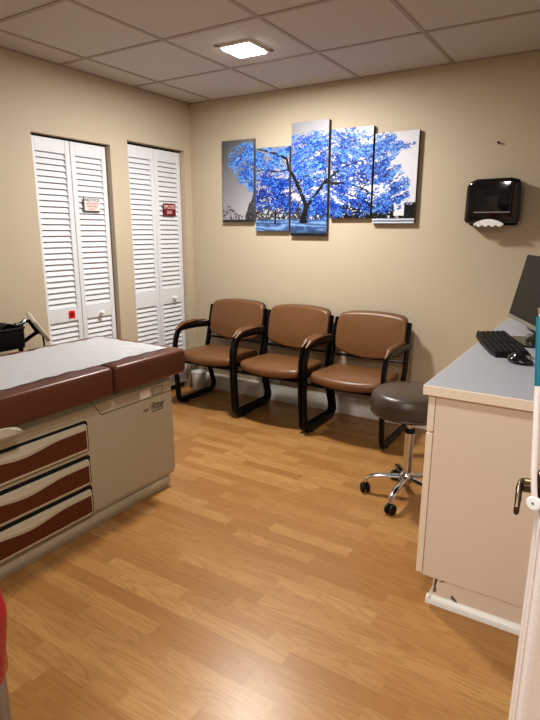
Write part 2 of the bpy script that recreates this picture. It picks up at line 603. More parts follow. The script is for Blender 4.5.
# branches: polyline + start/end half width
BR = [([(1.077, 1.405), (1.083, 1.46), (1.10, 1.53)], .024, .020),
      ([(1.10, 1.53), (1.05, 1.63), (.99, 1.74), (.95, 1.79), (.93, 1.87), (.83, 1.91), (.68, 1.95)], .017, .004),
      ([(1.10, 1.53), (1.16, 1.59), (1.24, 1.69), (1.34, 1.76), (1.43, 1.80)], .015, .005),
      ([(1.24, 1.69), (1.30, 1.68), (1.41, 1.68), (1.53, 1.64), (1.62, 1.59)], .010, .004),
      ([(1.02, 1.69), (1.10, 1.74), (1.19, 1.72), (1.24, 1.69)], .006, .004),
      ([(.95, 1.79), (.86, 1.78), (.74, 1.80), (.62, 1.78)], .006, .002),
      ([(1.24, 1.69), (1.25, 1.80), (1.20, 1.90)], .006, .002),
      ([(1.34, 1.76), (1.38, 1.86), (1.36, 1.95)], .005, .002),
      ([(1.43, 1.80), (1.56, 1.83), (1.70, 1.86)], .004, .0015),
      ([(1.53, 1.64), (1.60, 1.72), (1.74, 1.76)], .004, .0015),
      ([(.835, 1.41), (.84, 1.55), (.86, 1.62)], .008, .004),
      ([(1.04, 1.65), (.94, 1.62), (.85, 1.56)], .004, .002)]
for _ in range(70):
    b = BR[rng.randint(1, 10)][0]
    i = rng.randint(0, len(b) - 1)
    t = rng.rand()
    p = (b[i][0] * (1 - t) + b[i + 1][0] * t, b[i][1] * (1 - t) + b[i + 1][1] * t)
    a = rng.uniform(-.4, PI + .4); L = rng.uniform(.05, .16)
    q = (p[0] + L * math.cos(a), p[1] + L * math.sin(a) * .8)
    BR.append(([p, q], .0028, .001))
# foliage clumps: x, z, rx, rz, brightness
CL = [(.50, 1.88, .07, .07, .8), (.57, 1.93, .08, .05, .8), (.57, 1.80, .07, .07, .55), (.70, 1.87, .10, .08, .75), (.83, 1.85, .12, .08, .7),
      (.80, 1.72, .12, .09, .35), (.72, 1.62, .07, .08, .15), (.86, 1.63, .12, .10, .12), (1.02, 1.90, .10, .08, .55), (1.14, 1.95, .12, .06, .6),
      (1.20, 1.82, .10, .10, .5), (1.03, 1.80, .09, .09, .5), (1.14, 1.66, .08, .06, .35), (1.18, 1.54, .09, .08, .3), (1.38, 1.93, .12, .09, .55),
      (1.36, 1.82, .10, .08, .45), (1.37, 1.66, .12, .09, .25), (1.48, 1.74, .12, .09, .4), (1.50, 1.57, .10, .08, .3), (1.53, 1.86, .09, .08, .6),
      (1.66, 1.88, .08, .08, .6), (1.66, 1.74, .09, .09, .5), (1.74, 1.64, .08, .09, .6), (1.68, 1.56, .09, .06, .55), (1.77, 1.90, .08, .025, .6),
      (1.79, 1.57, .05, .05, .6), (1.30, 1.52, .07, .07, .3), (.95, 1.55, .05, .06, .3), (1.40, 1.99, .06, .03, .7), (.62, 1.70, .03, .04, .5)]
def paint(X, Z):
    c3 = lambda *v: np.array(v)[None, :] / 255.0
    n1 = fbm(X, Z, 9, 1); n2 = fbm(X, Z, 45, 9, 3); n3 = fbm(X, Z, 110, 23, 2)
    tx = np.clip((X - .345) / 1.1, 0, 1)
    sky = (.40 + .48 * tx) + (1 - np.clip((Z - 1.45) / .6, 0, 1)) * (.30 - .26 * tx) + (n1 - .5) * .05
    c = np.stack([sky, sky, sky * 1.03], 1)
    # far grey trees
    hz = 1.435
    hgt = hz + .05 + .11 * fbm(X, X * 0 + 2, 6, 40, 3) + .03 * (n2 - .5)
    hgt = np.where((X > .34) & (X < .56), hgt - .05 + .06 * np.exp(-((X - .42) / .07) ** 2), hgt)
    hgt = np.where((X > .56) & (X < .65), hz + .02 + .19 * np.clip((X - .555) / .08, 0, 1) * (.75 + .4 * n2), hgt)
    hgt = np.where(X > 1.76, hz + .02 + .085 * (X > 1.83), hgt)
    dens = np.where((X > .56) & (X < .65), .95, np.where(X < .56, .42, .62))
    back = (Z < hgt) & (Z > hz - .03) & (n3 * .6 + n2 * .4 < dens * .70 + .16)
    dark = .10 + .34 * n3 * (X < 1.3) + .12 * n3
    dark = np.where(X < .56, dark + .16, dark)
    back |= (X > 1.83) & (Z < hgt - .02 * n2) & (Z > hz - .03)
    back |= (X > 1.28) & (X < 1.70) & (Z < hz + .05 + .07 * n1) & (n3 < .72)
    dark = np.where(X > 1.28, .05 + .16 * n3, dark)
    c = np.where(back[:, None], np.stack([dark, dark, dark * 1.05], 1), c)
    # ground
    g = Z < hz + .004
    st = .5 + .5 * np.sin((hz - Z) * 190 + 5 * n1 + 14 * fbm(X, Z * 9, 2.2, 77, 3))
    lit = np.clip(.45 + .5 * st + .5 * (n2 - .5), 0, 1)
    gc = c3(26, 44, 84) * (1 - lit[:, None]) + c3(150, 186, 236) * lit[:, None]
    low = np.clip((hz - .075 - Z) / .03, 0, 1)[:, None] * ((X > .96) & (X < 1.28))[:, None]
    gc = gc * (1 - low * .85) + c3(14, 16, 22) * low * .85
    st = np.where(X > 1.6, .5 + .5 * np.sin((hz - Z) * 330 + 1.2 * n1), st)
    lit = np.where(X > 1.6, np.clip(st * 1.5 - .2, 0, 1), lit)
    gright = (X > 1.6)[:, None]
    gl = (.50 + .46 * lit)[:, None]
    gc = np.where(gright, gl * c3(232, 240, 255), gc)
    g1 = (X < .65)[:, None]
    gc = np.where(g1, c3(58, 58, 62) + .15 * (n2[:, None] - .5), gc)
    c = np.where(g[:, None], gc, c)
    # foliage behind, branches, foliage in front
    def leaves(c, seed, cut, off):
        f = np.full(X.shape, -1.0); br = np.zeros(X.shape)
        for (cx, cz, rx, rz, b) in CL:
            d = 1 - np.sqrt(((X - cx) / (rx * 1.15)) ** 2 + ((Z - cz) / (rz * 1.15)) ** 2)
            br = np.where(d > f, b, br); f = np.maximum(f, d)
        ZZ = Z * 2.1 + .10 * np.sin(X * 9)
        m1 = fbm(X, ZZ, 13, seed, 3); m2 = fbm(X, ZZ, 48, seed + 5, 3); m3 = fbm(X, Z * 1.3, 120, seed + 9, 2)
        v = f * .50 + (m1 - .5) * 1.5 + (m2 - .5) * 1.5 + (m3 - .5) * 1.0
        on = (v > cut) & (f > -.35)
        tone = np.clip(br * .50 + off + (m2 - .5) * 1.3 + (m3 - .5) * .9 + (m1 - .5) * .7, 0, 1)[:, None]
        lo, mi, hi = c3(8, 14, 66), c3(30, 78, 184), c3(138, 188, 242)
        col = np.where(tone < .5, lo + (mi - lo) * tone * 2, mi + (hi - mi) * (tone - .5) * 2)
        return np.where(on[:, None], col, c)
    c = leaves(c, 61, .03, .18)
    tr = np.zeros(X.shape, bool); thick = np.zeros(X.shape, bool)
    for pts, w0, w1 in BR:
        n = len(pts) - 1
        for i in range(n):
            d, t = seg_d(X, Z, pts[i], pts[i + 1])
            w = w0 + (w1 - w0) * (i + t) / n
            tr |= d < w
            if w0 > .0095:
                thick |= (d < w) & (w > .0072)
    flare = np.abs(X - 1.077) < .026 + .034 * np.clip((1.445 - Z) / .04, 0, 1) ** 2
    flare &= (Z < 1.46) & (Z > 1.408 + .01 * n2)
    tr &= Z > 1.408
    tr |= flare
    thick |= flare; thick &= tr
    bc = (.07 + .16 * n3)[:, None] * c3(255, 250, 262)
    c = np.where(tr[:, None], bc, c)
    cl = leaves(c, 87, .30, .28)
    c = np.where((thick & (n2 < .66))[:, None], c, cl)
    return np.clip(c, 0, 1) ** 1.18 * .93
def srgb2lin(c):
    return np.where(c <= .04045, c / 12.92, ((c + .055) / 1.055) ** 2.4)

k = NT('printed_canvas')
at = k.n('ShaderNodeVertexColor', layer_name='Col')
k.l(at.outputs['Color'], k.b.inputs['Base Color'])
k.b.inputs['Roughness'].default_value = .5
k.b.inputs['Specular IOR Level'].default_value = .25
M['canvas'] = k.m
PANELS = [(.343, .640, 1.424, 2.030, 'canvas panel with pale grey sky and a few blue leaves, leftmost of the five pictures'),
          (.659, .953, 1.354, 1.956, 'shorter canvas panel filled with dark blue leaves, beside the tallest picture on its left'),
          (.968, 1.267, 1.322, 2.105, 'tallest canvas panel in the middle, showing the dark forked tree trunk'),
          (1.286, 1.595, 1.444, 2.034, 'canvas panel with blue branches and white sky, beside the tallest picture on its right'),
          (1.608, 1.903, 1.407, 1.982, 'canvas panel with mostly white sky and striped ground, rightmost of the five pictures')]
for x0, x1, z0, z1, lab in PANELS:
    t = empty('canvas_picture', ((x0 + x1) / 2, 0, z0), lab, 'picture', group='five canvas panels of one blue tree on the back wall')
    ox = (x0 + x1) / 2
    bm = B(); box(bm, x0 - ox, x1 - ox, -.032, -.002, 0, z1 - z0, .002, 1)
    obj('stretched_edge', bm, M['canvasedge'], t)
    nx, nz = 130, int(130 * (z1 - z0) / (x1 - x0))
    gx, gz = np.meshgrid(np.linspace(x0, x1, nx), np.linspace(z0, z1, nz))
    X, Z = gx.ravel(), gz.ravel()
    V = np.stack([X - ox, np.full(X.shape, -.0328), Z - z0], 1)
    V[:, 0] *= .994
    ii = np.arange(nx * nz).reshape(nz, nx)
    F = np.stack([ii[:-1, :-1].ravel(), ii[:-1, 1:].ravel(), ii[1:, 1:].ravel(), ii[1:, :-1].ravel()], 1)
    me = bpy.data.meshes.new('canvas_print')
    me.from_pydata(V.tolist(), [], F.tolist())
    ca = me.color_attributes.new('Col', 'FLOAT_COLOR', 'POINT')
    rgba = np.ones((len(X), 4), np.float32)
    rgba[:, :3] = srgb2lin(paint(X, Z))
    ca.data.foreach_set('color', rgba.ravel())
    me.materials.append(M['canvas'])
    o = bpy.data.objects.new('canvas_print', me)
    COL.objects.link(o); o.parent = t

# ------------------------------------------------------------------ paper towel dispenser on the back wall
PX, PZ = 2.388, 1.392
dp = empty('paper_towel_dispenser', (PX, 0, PZ), 'dark smoked plastic paper towel dispenser on the back wall', 'paper towel dispenser')
def fxz(u, v, d):
    return Vector((u, -d, v))
bm = B(); prism(bm, rrect(-.142, .142, .0, .262, .02), fxz, 0.0005, .022)
obj('back_plate', bm, M['blackplastic'], dp)
bm = B()
out = [(-.15, .035), (-.146, .225), (-.128, .252), (-.09, .266), (.09, .268), (.13, .258), (.146, .235), (.15, .035), (.135, .02), (.07, .022), (.0, .034), (-.07, .022), (-.135, .02)]
pad(bm, out[::-1], .014, .098, .022, lambda u, v, d: Vector((u * 1.05, -d - .012 * (1 - (u / .15) ** 2) - .01 * (v / .26), v * 1.04 - .008)), crown=.006)
obj('front_cover', bm, M['blackgloss'], dp)
bm = B()
prism(bm, rrect(-.092, .100, .118, .205, .008), lambda u, v, d: Vector((u, -d - .012 * (1 - (u / .15) ** 2) - .01 * (v / .26), v)), .098, .1075)
obj('viewing_window', bm, M['screen'], dp)
bm = B()
prism(bm, rrect(-.095, .105, .072, .079, .003), lambda u, v, d: Vector((u, -d - .012 * (1 - (u / .15) ** 2) - .003, v)), .096, .1075)
obj('cover_ridge', bm, M['silver'], dp)
bm = B()
n = 16
for i in range(n + 1):
    u = -.085 + .17 * i / n
    zz = .010 + .026 * (1 - (2 * i / n - 1) ** 2)
    lo = -.004 + .006 * math.sin(i * 1.7)
    for (yy, z) in ((-.108, zz), (-.104, lo), (-.092, lo), (-.094, zz)):
        bm.verts.new((PX - .01 + u, yy, PZ + z))
bm.verts.ensure_lookup_table()
for i in range(n):
    for j in range(4):
        a, b = i * 4 + j, i * 4 + (j + 1) % 4
        bm.faces.new([bm.verts[q] for q in (a, b, b + 4, a + 4)])
bm.faces.new([bm.verts[q] for q in range(4)]); bm.faces.new([bm.verts[q] for q in range(n * 4, n * 4 + 4)][::-1])
tag(obj('hanging_paper_towel', bm, M['paper']), 'white paper towel end showing under the dark dispenser', 'paper towel')
bm = B(); sweep(bm, [(2.377, 0, 1.869), (2.377, -.016, 1.870)], .004, n=8); lathe(bm, [(.0075, -.018), (.0075, -.016)], (2.377, 0, 1.870), 10, axis='Y')
tag(obj('wall_nail', bm, M['nail']), 'small dark nail in the back wall above the dispenser', 'nail')

bm = B(); box(bm, .800, .872, -.006, 0, .142, .205, .002, 2)
tag(obj('wall_plate', bm, M['whiteplastic']), 'small white wall plate low on the back wall behind the middle chair', 'wall plate')
# ------------------------------------------------------------------ guest chairs
def make_chair(x, y, label):
    root = empty('guest_chair', (x, y, 0), label, 'chair', group='three brown guest chairs against the back wall')
    # local: x across, y toward wall (+), front is -y; origin under the seat middle (y0 = -0.34)
    Y0 = .34
    for s in (-1, 1):
        xs = s * .272
        xt = s * .262
        path = fillet([(xs, -.13 + Y0, .600), (xs, -.35 + Y0, .618), (xs, -.545 + Y0, .616), (xs, -.585 + Y0, .50), (xs, -.583 + Y0, .30),
                       (xs, -.560 + Y0, .030), (xs, -.09 + Y0, .030), (xs, -.205 + Y0, .36), (xs, -.175 + Y0, .46), (xt, -.110 + Y0, .758)],
                      [.3, .085, .14, .6, .055, .06, .30, .2], 8)
        bm = B()
        sweep(bm, path, .0165, .0245, side=(1, 0, 0), n=14)
        fr = obj('side_frame', bm, M['blacktube'], root)
        # arm pad follows the arm
        ap = fillet([(xs, -.20 + Y0, .640), (xs, -.36 + Y0, .652), (xs, -.500 + Y0, .648), (xs, -.575 + Y0, .606)], [.3, .10], 8)
        bm = B()
        sweep(bm, ap, .0195, .013, side=(1, 0, 0), n=14, radf=lambda t: max(.35, min(1, 3.2 * math.sqrt(max(0, min(t, 1 - t)) + .012))))
        obj('arm_pad', bm, M['tanpad'], fr)
        bm = B(); sweep(bm, [(xs, -.47 + Y0, 0.0), (xs, -.47 + Y0, .006)], .015, .02, n=10)
        obj('foot_glide', bm, M['rubber'], fr)
    # seat
    o = []
    for u, v in ((-.245, -.215), (-.20, -.245), (-.10, -.268), (0, -.275), (.10, -.268), (.20, -.245), (.245, -.215)):
        o.append((u, v))
    o += [(.252, -.15), (.250, .0), (.240, .13), (.215, .165), (.1, .175), (0, .177), (-.1, .175), (-.215, .165), (-.240, .13), (-.250, 0), (-.252, -.15)]
    dense = []
    for i in range(len(o)):
        a, b, c, d = (Vector(o[(i + j - 1) % len(o)]) for j in range(4))
        for t in (0, .5):
            p = .5 * ((2 * b) + (c - a) * t + (2 * a - 5 * b + 4 * c - d) * t * t + (3 * b - a - 3 * c + d) * t ** 3)
            dense.append((p.x, p.y))
    bm = B()
    def fs(u, v, w):
        sag = -.035 * (v + .10) - .28 * max(0, -.14 - v) ** 2 * 5
        return Vector((u, v, w + sag + .012))
    pad(bm, dense, .372, .432, .024, fs, crown=.012)
    obj('seat', bm, M['tan'], root)
    bm = B(); prism(bm, [(u * .9, v * .9) for u, v in dense], lambda u, v, d: Vector((u, v, d - .035 * (v + .1))), .352, .376)
    obj('seat_pan', bm, M['blackplastic'], root)
    bm = B()
    for yy, zz in ((-.16, .352), (.11, .345)):
        sweep(bm, [(-.262, yy, zz), (.262, yy, zz)], .011, n=10)
    sweep(bm, [(-.265, -.225 + .0, .36), (.265, -.225, .36)], .009, n=10)
    sweep(bm, [(-.262, .165, .5), (.262, .165, .5)], .009, n=10)
    obj('cross_bar', bm, M['blacktube'], root)
    # backrest, in u (across) v (up), tilted back
    o = [(-.252, .60), (-.256, .70), (-.250, .775), (-.220, .812), (-.12, .826), (0, .830), (.12, .826), (.220, .812), (.250, .775), (.256, .70), (.252, .60),
         (.235, .563), (.19, .542), (.10, .520), (0, .512), (-.10, .520), (-.19, .542), (-.235, .563)]
    dense = []
    for i in range(len(o)):
        a, b, c, d = (Vector(o[(i + j - 1) % len(o)]) for j in range(4))
        for t in (0, .5):
            p = .5 * ((2 * b) + (c - a) * t + (2 * a - 5 * b + 4 * c - d) * t * t + (3 * b - a - 3 * c + d) * t ** 3)
            dense.append((p.x, p.y))
    def fb(u, v, w):
        yb = .182 + (v - .50) * .26 - .35 * max(0, v - .70) ** 2 + .30 * (.0625 - u * u) * .9
        return Vector((u, yb - w, v - .016 - .25 * w * .3))
    bm = B(); pad(bm, dense, 0.0, .056, .024, fb, crown=.014)
    obj('backrest', bm, M['tan'], root)
    bm = B(); prism(bm, [(u * .97, .67 + (v - .67) * .97) for u, v in dense], fb, -.014, .004)
    obj('back_shell', bm, M['blackplastic'], root)
    return root
C1 = make_chair(.512, -.295, 'brown vinyl guest chair with black sled frame, nearest the louvered closet')
C2 = dup(C1, .5835, -.025); C2['label'] = 'brown vinyl guest chair with black sled frame, middle of the three in the row'
C3 = dup(C1, 1.1675, -.045); C3['label'] = 'brown vinyl guest chair with black sled frame, behind the round stool'

# small white bin in the corner
bm = B()
lathe(bm, [(0, 0.0), (.054, 0.0), (.056, .004), (.063, .150), (.066, .153), (.066, .158), (.060, .158), (.054, .02), (0, .018)], (.088, -.082, 0), 28)
tag(obj('wastebasket', bm, M['whiteplastic']), 'small white wastebasket in the corner behind the first chair', 'wastebasket')

# ------------------------------------------------------------------ round rolling stool
st = empty('rolling_stool', (2.275, -1.061, 0), 'round dark taupe rolling stool with chrome five star base', 'stool')
bm = B()
lathe(bm, [(0, .437), (.165, .437), (.188, .442), (.199, .455), (.205, .478), (.205, .508), (.199, .534), (.186, .551), (.165, .558), (.10, .562), (0, .563)], n=48)
bmesh.ops.translate(bm, verts=bm.verts[:], vec=(0, 0, .025))
obj('seat', bm, M['taupe'], st)
bm = B(); lathe(bm, [(.192, .442), (.199, .4455), (.2025, .450), (.2025, .454), (.200, .458), (.19, .456)], n=48)
bmesh.ops.translate(bm, verts=bm.verts[:], vec=(0, 0, .025))
obj('seat_piping', bm, M['taupe'], st)
bm = B(); lathe(bm, [(0, .424), (.07, .424), (.085, .431), (.085, .441), (0, .441)], n=28)
bmesh.ops.translate(bm, verts=bm.verts[:], vec=(0, 0, .025))
obj('seat_plate', bm, M['blackplastic'], st)
bm = B(); lathe(bm, [(0, .085), (.0235, .085), (.0235, .366), (0, .366)], n=24)
obj('column', bm, M['chrome'], st)
bm = B(); lathe(bm, [(0, .34), (.0135, .34), (.0135, .47), (0, .47)], n=20)
obj('gas_piston', bm, M['chrome'], st)
bm = B(); lathe(bm, [(.0, .360), (.026, .360), (.028, .364), (.028, .374), (.024, .380), (0, .380)], n=24)
obj('collar_ring', bm, M['blackplastic'], st)
bm = B(); lathe(bm, [(0, .066), (.030, .066), (.040, .076), (.042, .098), (.036, .112), (.027, .120), (0, .12)], n=24)
bmesh.ops.translate(bm, verts=bm.verts[:], vec=(0, 0, .026))
obj('base_hub', bm, M['chrome'], st)
for k in range(5):
    a = math.radians(196 + 72 * k)
    d = Vector((math.cos(a), math.sin(a), 0))
    s = Vector((-d.y, d.x, 0))
    bm = B()
    sweep(bm, [d * .02 + Vector((0, 0, .116)), d * .07 + Vector((0, 0, .114)), d * .14 + Vector((0, 0, .106)), d * .185 + Vector((0, 0, .096)), d * .205 + Vector((0, 0, .082)), d * .211 + Vector((0, 0, .058))],
          .019, .011, side=s, n=12, radf=lambda t: 1.05 - .38 * t)
    leg = obj('leg', bm, M['chrome'], st)
    bm = B()
    p = d * .211
    f = Matrix.Rotation(a + .9 * k + .4, 3, 'Z')
    ax = f @ Vector((1, 0, 0))
    for sd in (-1, 1):
        prof = [(0, .005), (.021, .005), (.0255, .008), (.0265, .013), (.0255, .019), (.019, .023), (0, .024)]
        t = bmesh.new(); lathe(t, prof, n=20, axis='X')
        merge(bm, t, Matrix.Translation(p + Vector((0, 0, .0265))) @ f.to_4x4() @ Matrix.Scale(sd, 4, (1, 0, 0)))
    t = bmesh.new(); lathe(t, [(0, .024), (.010, .024), (.014, .045), (.012, .058), (0, .060)], n=14)
    merge(bm, t, Matrix.Translation(p))
    obj('caster', bm, M['rubber'], leg)

# ------------------------------------------------------------------ exam table
ex = empty('exam_table', (.89, -2.28, 0), 'cream medical exam table with maroon cushion and three drawers', 'exam table')
def L(x, y, z):
    return (x - .89, y + 2.28, z)
def bx(bm, x0, x1, y0, y1, z0, z1, bev=0, seg=2):
    box(bm, x0 - .89, x1 - .89, y0 + 2.28, y1 + 2.28, z0, z1, bev, seg)
def side(u, v, d):           # plan of the visible side: u = y, v = z, d = outwards
    return Vector((1.16 - .89 + d, u + 2.28, v))
YF, YH = -1.592, -3.02
bm = B(); bx(bm, .66, 1.145, YH + .05, -1.632, .0, .075, .006)
bx(bm, .652, 1.153, YH + .03, -1.625, .022, .068, .004)
obj('base_plinth', bm, M['cream'], ex)
bm = B()
prof = [(.62, .072), (.62, .61), (1.145, .61), (1.16, .595), (1.16, .10), (1.157, .082), (1.148, .072)]
prism(bm, prof, lambda u, v, d: Vector((u - .89, d + 2.28, v)), YH, YF)
bmesh.ops.bevel(bm, geom=[e for e in bm.edges if abs(e.verts[0].co.y - (YF + 2.28)) < 1e-4 and abs(e.verts[1].co.y - (YF + 2.28)) < 1e-4], offset=.008, segments=3, affect='EDGES')
obj('body', bm, M['cream'], ex)
bm = B(); bx(bm, .64, 1.135, YH + .03, YF - .03, .60, .640, .003)  # recessed band; shade below the cushion is put into its darker cream
obj('cushion_support', bm, M['creamseamshade'], ex)
# upper lip moulding over the drawers
bm = B(); prism(bm, [(YH, .592), (-2.115, .592), (-2.10, .585), (-2.085, .560), (YH, .560)], side, -.001, .006)
obj('drawer_valance', bm, M['cream'], ex)
# end pull-out panel outline, plate and slot
bm = B()
for pts in ([(-2.112, .612), (-2.066, .540), (YF - .001, .540)],):
    for (a, b), (c, d) in zip(pts, pts[1:]):
        sweep(bm, [side(a, b, .0005), side(c, d, .0005)], .0022, n=6)
obj('panel_seam', bm, M['creamseamshade'], ex)
bm = B()
q = rrect(-1.738, -1.662, .548, .582, .004, 2)
for (a, b), (c, d) in zip(q, q[1:] + q[:1]):
    sweep(bm, [side(a, b, .0004), side(c, d, .0004)], .0016, n=6)
obj('slot_outline', bm, M['creamseamshade'], ex)
bm = B(); prism(bm, rrect(-1.822, -1.752, .546, .584, .003, 2), side, 0, .002)
o = obj('data_plate', bm, M['whiteplastic'], ex)
# maker's lettering
bm = text_bm('Ritter', side, -1.744, -1.655, .471, .509, .0012, shear=.25, bold=.004)
merge(bm, text_bm('204', side, -1.806, -1.768, .474, .488, .0012, shear=.15))
t = B(); prism(t, [(-1.752, .468), (-1.750, .468), (-1.750, .508), (-1.752, .508)], side, 0, .001)
prism(t, [(-1.742, .460), (-1.664, .460), (-1.664, .4645), (-1.742, .4645)], side, 0, .001); merge(bm, t)
obj('maker_lettering', bm, M['ink'], ex, label='dark maker lettering and number on the cream side')
# drawers
YR, YL = -2.155, -2.785
YC = (YR + YL) / 2
bm = B()
for z0 in (.400, .239, .091):
    prism(bm, rrect(YL - .008, YR + .009, z0 - .006, z0 + .140, .016), side, -.004, .0012)  # dark plates stand in for the shaded gaps round the drawer fronts
obj('drawer_gap_shade', bm, M['dark'], ex)
def wave(y):
    t = min(1.0, abs(y - YC) / .19)
    return .020 * (1 - t * t * (3 - 2 * t))
for z0, dz in ((.400, .128), (.239, .122), (.091, .124)):
    bm = B(); pad(bm, rrect(YL, YR, z0, z0 + dz, .014)[::-1], -.006, .011, .005, side, nring=2, nseg=3)
    dr = obj('drawer', bm, M['creamlight'], ex)
    ys = [YR - .009 + (YL - YR + .018) * i / 30 for i in range(31)]
    pts = [(ys[0], z0 + .014)] + [(y, z0 + dz - .030 - wave(y)) for y in ys] + [(ys[-1], z0 + .014)]
    bm = B(); prism(bm, pts, side, .0105, .0128)
    obj('drawer_inlay', bm, M['inlay'], dr, label='rust brown wavy inlay')
    bm = B()
    for s in range(24):
        pass
    gp = [(YC + .22 * (2 * i / 20 - 1), z0 + dz - .026 - wave(YC + .22 * (2 * i / 20 - 1)) * .9) for i in range(21)]
    sweep(bm, [side(a, b + .008, .010) for a, b in gp], .0045, .008, side=(1, 0, 0), n=8, radf=lambda t: .25 + .75 * math.sin(PI * t))
    obj('finger_pull', bm, M['creamlight'], dr)
# cushions
def cushion(y0, y1, name, zt=.762):
    bm = B()
    def f(u, v, w):
        tt = (u - .57) / .65
        return Vector((u - .89, v + 2.28, w))
    pad(bm, rrect(.556, 1.222, y0, y1, .030, 5), .634, zt, .020, f, crown=.006, nring=8)
    o = obj(name, bm, M['maroon'], ex, ang=1.2)
    bm = B()
    pth = rrect(.566, 1.228, y0 - .001, y1 + .001, .038, 5)
    return o
cf = cushion(-2.022, -1.540, 'foot_cushion')
cm = cushion(-3.02, -2.024, 'main_cushion')
bm = B(); sweep(bm, [L(1.2115, -1.5505, .652), L(1.2135, -1.5485, .695), L(1.2115, -1.5505, .745)], .004, n=8)
obj('corner_seam', bm, M['maroon'], cf)
bm = B()
pts = [(YH + .3, .605)] + [(-2.60 + .105 * math.sin(a * PI / 16), .605 + .040 * math.sin(a * PI / 16 + PI / 2) if a < 8 else .605) for a in range(0, 9)]
prism(bm, [(-2.80, .602), (-2.80, .648), (-2.60, .648), (-2.555, .645), (-2.52, .637), (-2.50, .626), (-2.492, .612), (-2.495, .604)], side, -.03, .075)
bmesh.ops.bevel(bm, geom=[e for e in bm.edges if e.verts[0].co.x > .3 and e.verts[1].co.x > .3], offset=.010, segments=3, affect='EDGES')
obj('side_handle', bm, M['creamlight'], ex, label='cream rounded handle under the cushion edge')
bm = B(); bx(bm, .70, 1.08, -1.5925, -1.583, .14, .50, .004)
obj('footrest_panel', bm, M['creamlight'], ex)
# paper sheet over the cushions
bm = B()
ny, nx = 60, 16
rr = random.Random(3)
for i in range(ny + 1):
    y = -1.612 + (-2.99 + 1.612) * i / ny
    for j in range(nx + 1):
        u = j / nx
        x = .645 + (1.158 - .645) * u + .006 * math.sin(i * .9) * (u - .5)
        z = .7715 + .0015 * math.sin(i * 1.3 + j * .7) + .0016 * math.sin(j * 1.9 - i * .35) + .001 * rr.random()
        ends = min(1, i / 3)
        bm.verts.new((x, y, z))
bm.verts.ensure_lookup_table()
for i in range(ny):
    for j in range(nx):
        a = i * (nx + 1) + j
        bm.faces.new([bm.verts[q] for q in (a, a + 1, a + nx + 2, a + nx + 1)])
bmesh.ops.solidify(bm, geom=bm.faces[:], thickness=.0015)
tag(obj('exam_paper', bm, M['paper'], ang=2.0), 'white crinkled paper sheet lying along the exam table cushion', 'paper')

# ------------------------------------------------------------------ equipment stand behind the table
es = empty('equipment_stand', (.30, -1.87, 0), 'black rolling equipment stand with tilted cream panel behind the exam table', 'equipment stand')
bm = B(); sweep(bm, [(0, 0, .05), (0, 0, .85)], .013, n=14)
obj('pole', bm, M['blacktube'], es)
for k in range(5):
    a = 2 * PI * k / 5 + .3
    d = Vector((math.cos(a), math.sin(a), 0))
    bm = B(); sweep(bm, [Vector((0, 0, .075)), d * .12 + Vector((0, 0, .07)), d * .20 + Vector((0, 0, .055))], .016, .010, n=10)
    lg = obj('leg', bm, M['blackplastic'], es)
    bm = B(); s = Vector((-d.y, d.x, 0))
    sweep(bm, [d * .20 + Vector((0, 0, .026)) - s * .012, d * .20 + Vector((0, 0, .026)) + s * .012], .026, n=16)
    obj('caster', bm, M['rubber'], lg)
bm = B()
# open basket with a rounded rim
q = rrect(-.14, .10, -.30, -.022, .03, 4)
for (a, b), (c, d) in zip(q, q[1:] + q[:1]):
    sweep(bm, [(a * 1.02, b, .842), (c * 1.02, d, .842)], .007, n=8)
    vs = [bm.verts.new(v) for v in ((a, b, .735), (c, d, .735), (c * 1.02, d, .842), (a * 1.02, b, .842))]
    bm.faces.new(vs)
bm.faces.new([bm.verts.new((a, b, .735)) for a, b in q])
obj('basket', bm, M['blackplastic'], es)
bm = B()
sweep(bm, [(0, 0, .840), (.0, .045, .862), (-.005, .080, .850)], .011, n=10)
sweep(bm, [(0, 0, .735), (.0, .06, .765), (.0, .118, .790)], .011, n=10)
sweep(bm, [(0, .080, .850), (0, .118, .790)], .012, .018, side=(1, 0, 0), n=10)
sweep(bm, [(0, -.02, .845), (.0, .02, .85), (0, .0, .80)], .012, n=8)
obj('bracket', bm, M['blacktube'], es)
# cream panel: long edge slopes down to the right, seen nearly edge on
Lv = Vector((0, .57, -.82)).normalized()
Wv = (Vector((-.83, .54, -.10)) - Lv * Vector((-.83, .54, -.10)).dot(Lv)).normalized()
Nv = Lv.cross(Wv).normalized()
if Nv.y < 0:
    Nv = -Nv
mt = Matrix((Lv, Wv, Nv)).transposed().to_4x4()
mt.translation = Vector((.0, .120, .816))
bm = B(); box(bm, -.076, .076, -.075, .075, -.012, .012, .006, 3, mtx=mt)
obj('tilted_panel', bm, M['creamlight'], es, label='cream flat panel tilted on its bracket')
bm = B(); sweep(bm, fillet([(0, .105, .785), (.0, .145, .77), (0, .15, .68), (-.02, .10, .50)], .04), .005, n=8)
obj('cable', bm, M['rubber'], es)
# rolled cuff lying in the basket: a separate thing
bm = B()
for (cx, cy, cz, r, ln) in ((.285, -1.968, .815, .066, .17),):
    prof = []
    for i in range(44):
        a = i * .42; q = .012 + (r - .012) * i / 43
        prof.append((q * math.cos(a), q * math.sin(a)))
    prof2 = [((1 - .004 / max(.006, math.hypot(*p))) * p[0], (1 - .004 / max(.006, math.hypot(*p))) * p[1]) for p in prof]
    for (a, b, c, d) in zip(prof, prof[1:], prof2[1:], prof2):
        vs = []
        for xx in (-ln / 2, ln / 2):
            vs.append([bm.verts.new((cx + xx, cy + p[0], cz + p[1])) for p in (a, b, c, d)])
        for f in ((vs[0][0], vs[0][1], vs[1][1], vs[1][0]), (vs[0][3], vs[1][3], vs[1][2], vs[0][2]), tuple(vs[0]), tuple(vs[1][::-1])):
            bm.faces.new(f)
bmesh.ops.remove_doubles(bm, verts=bm.verts[:], dist=.0004)
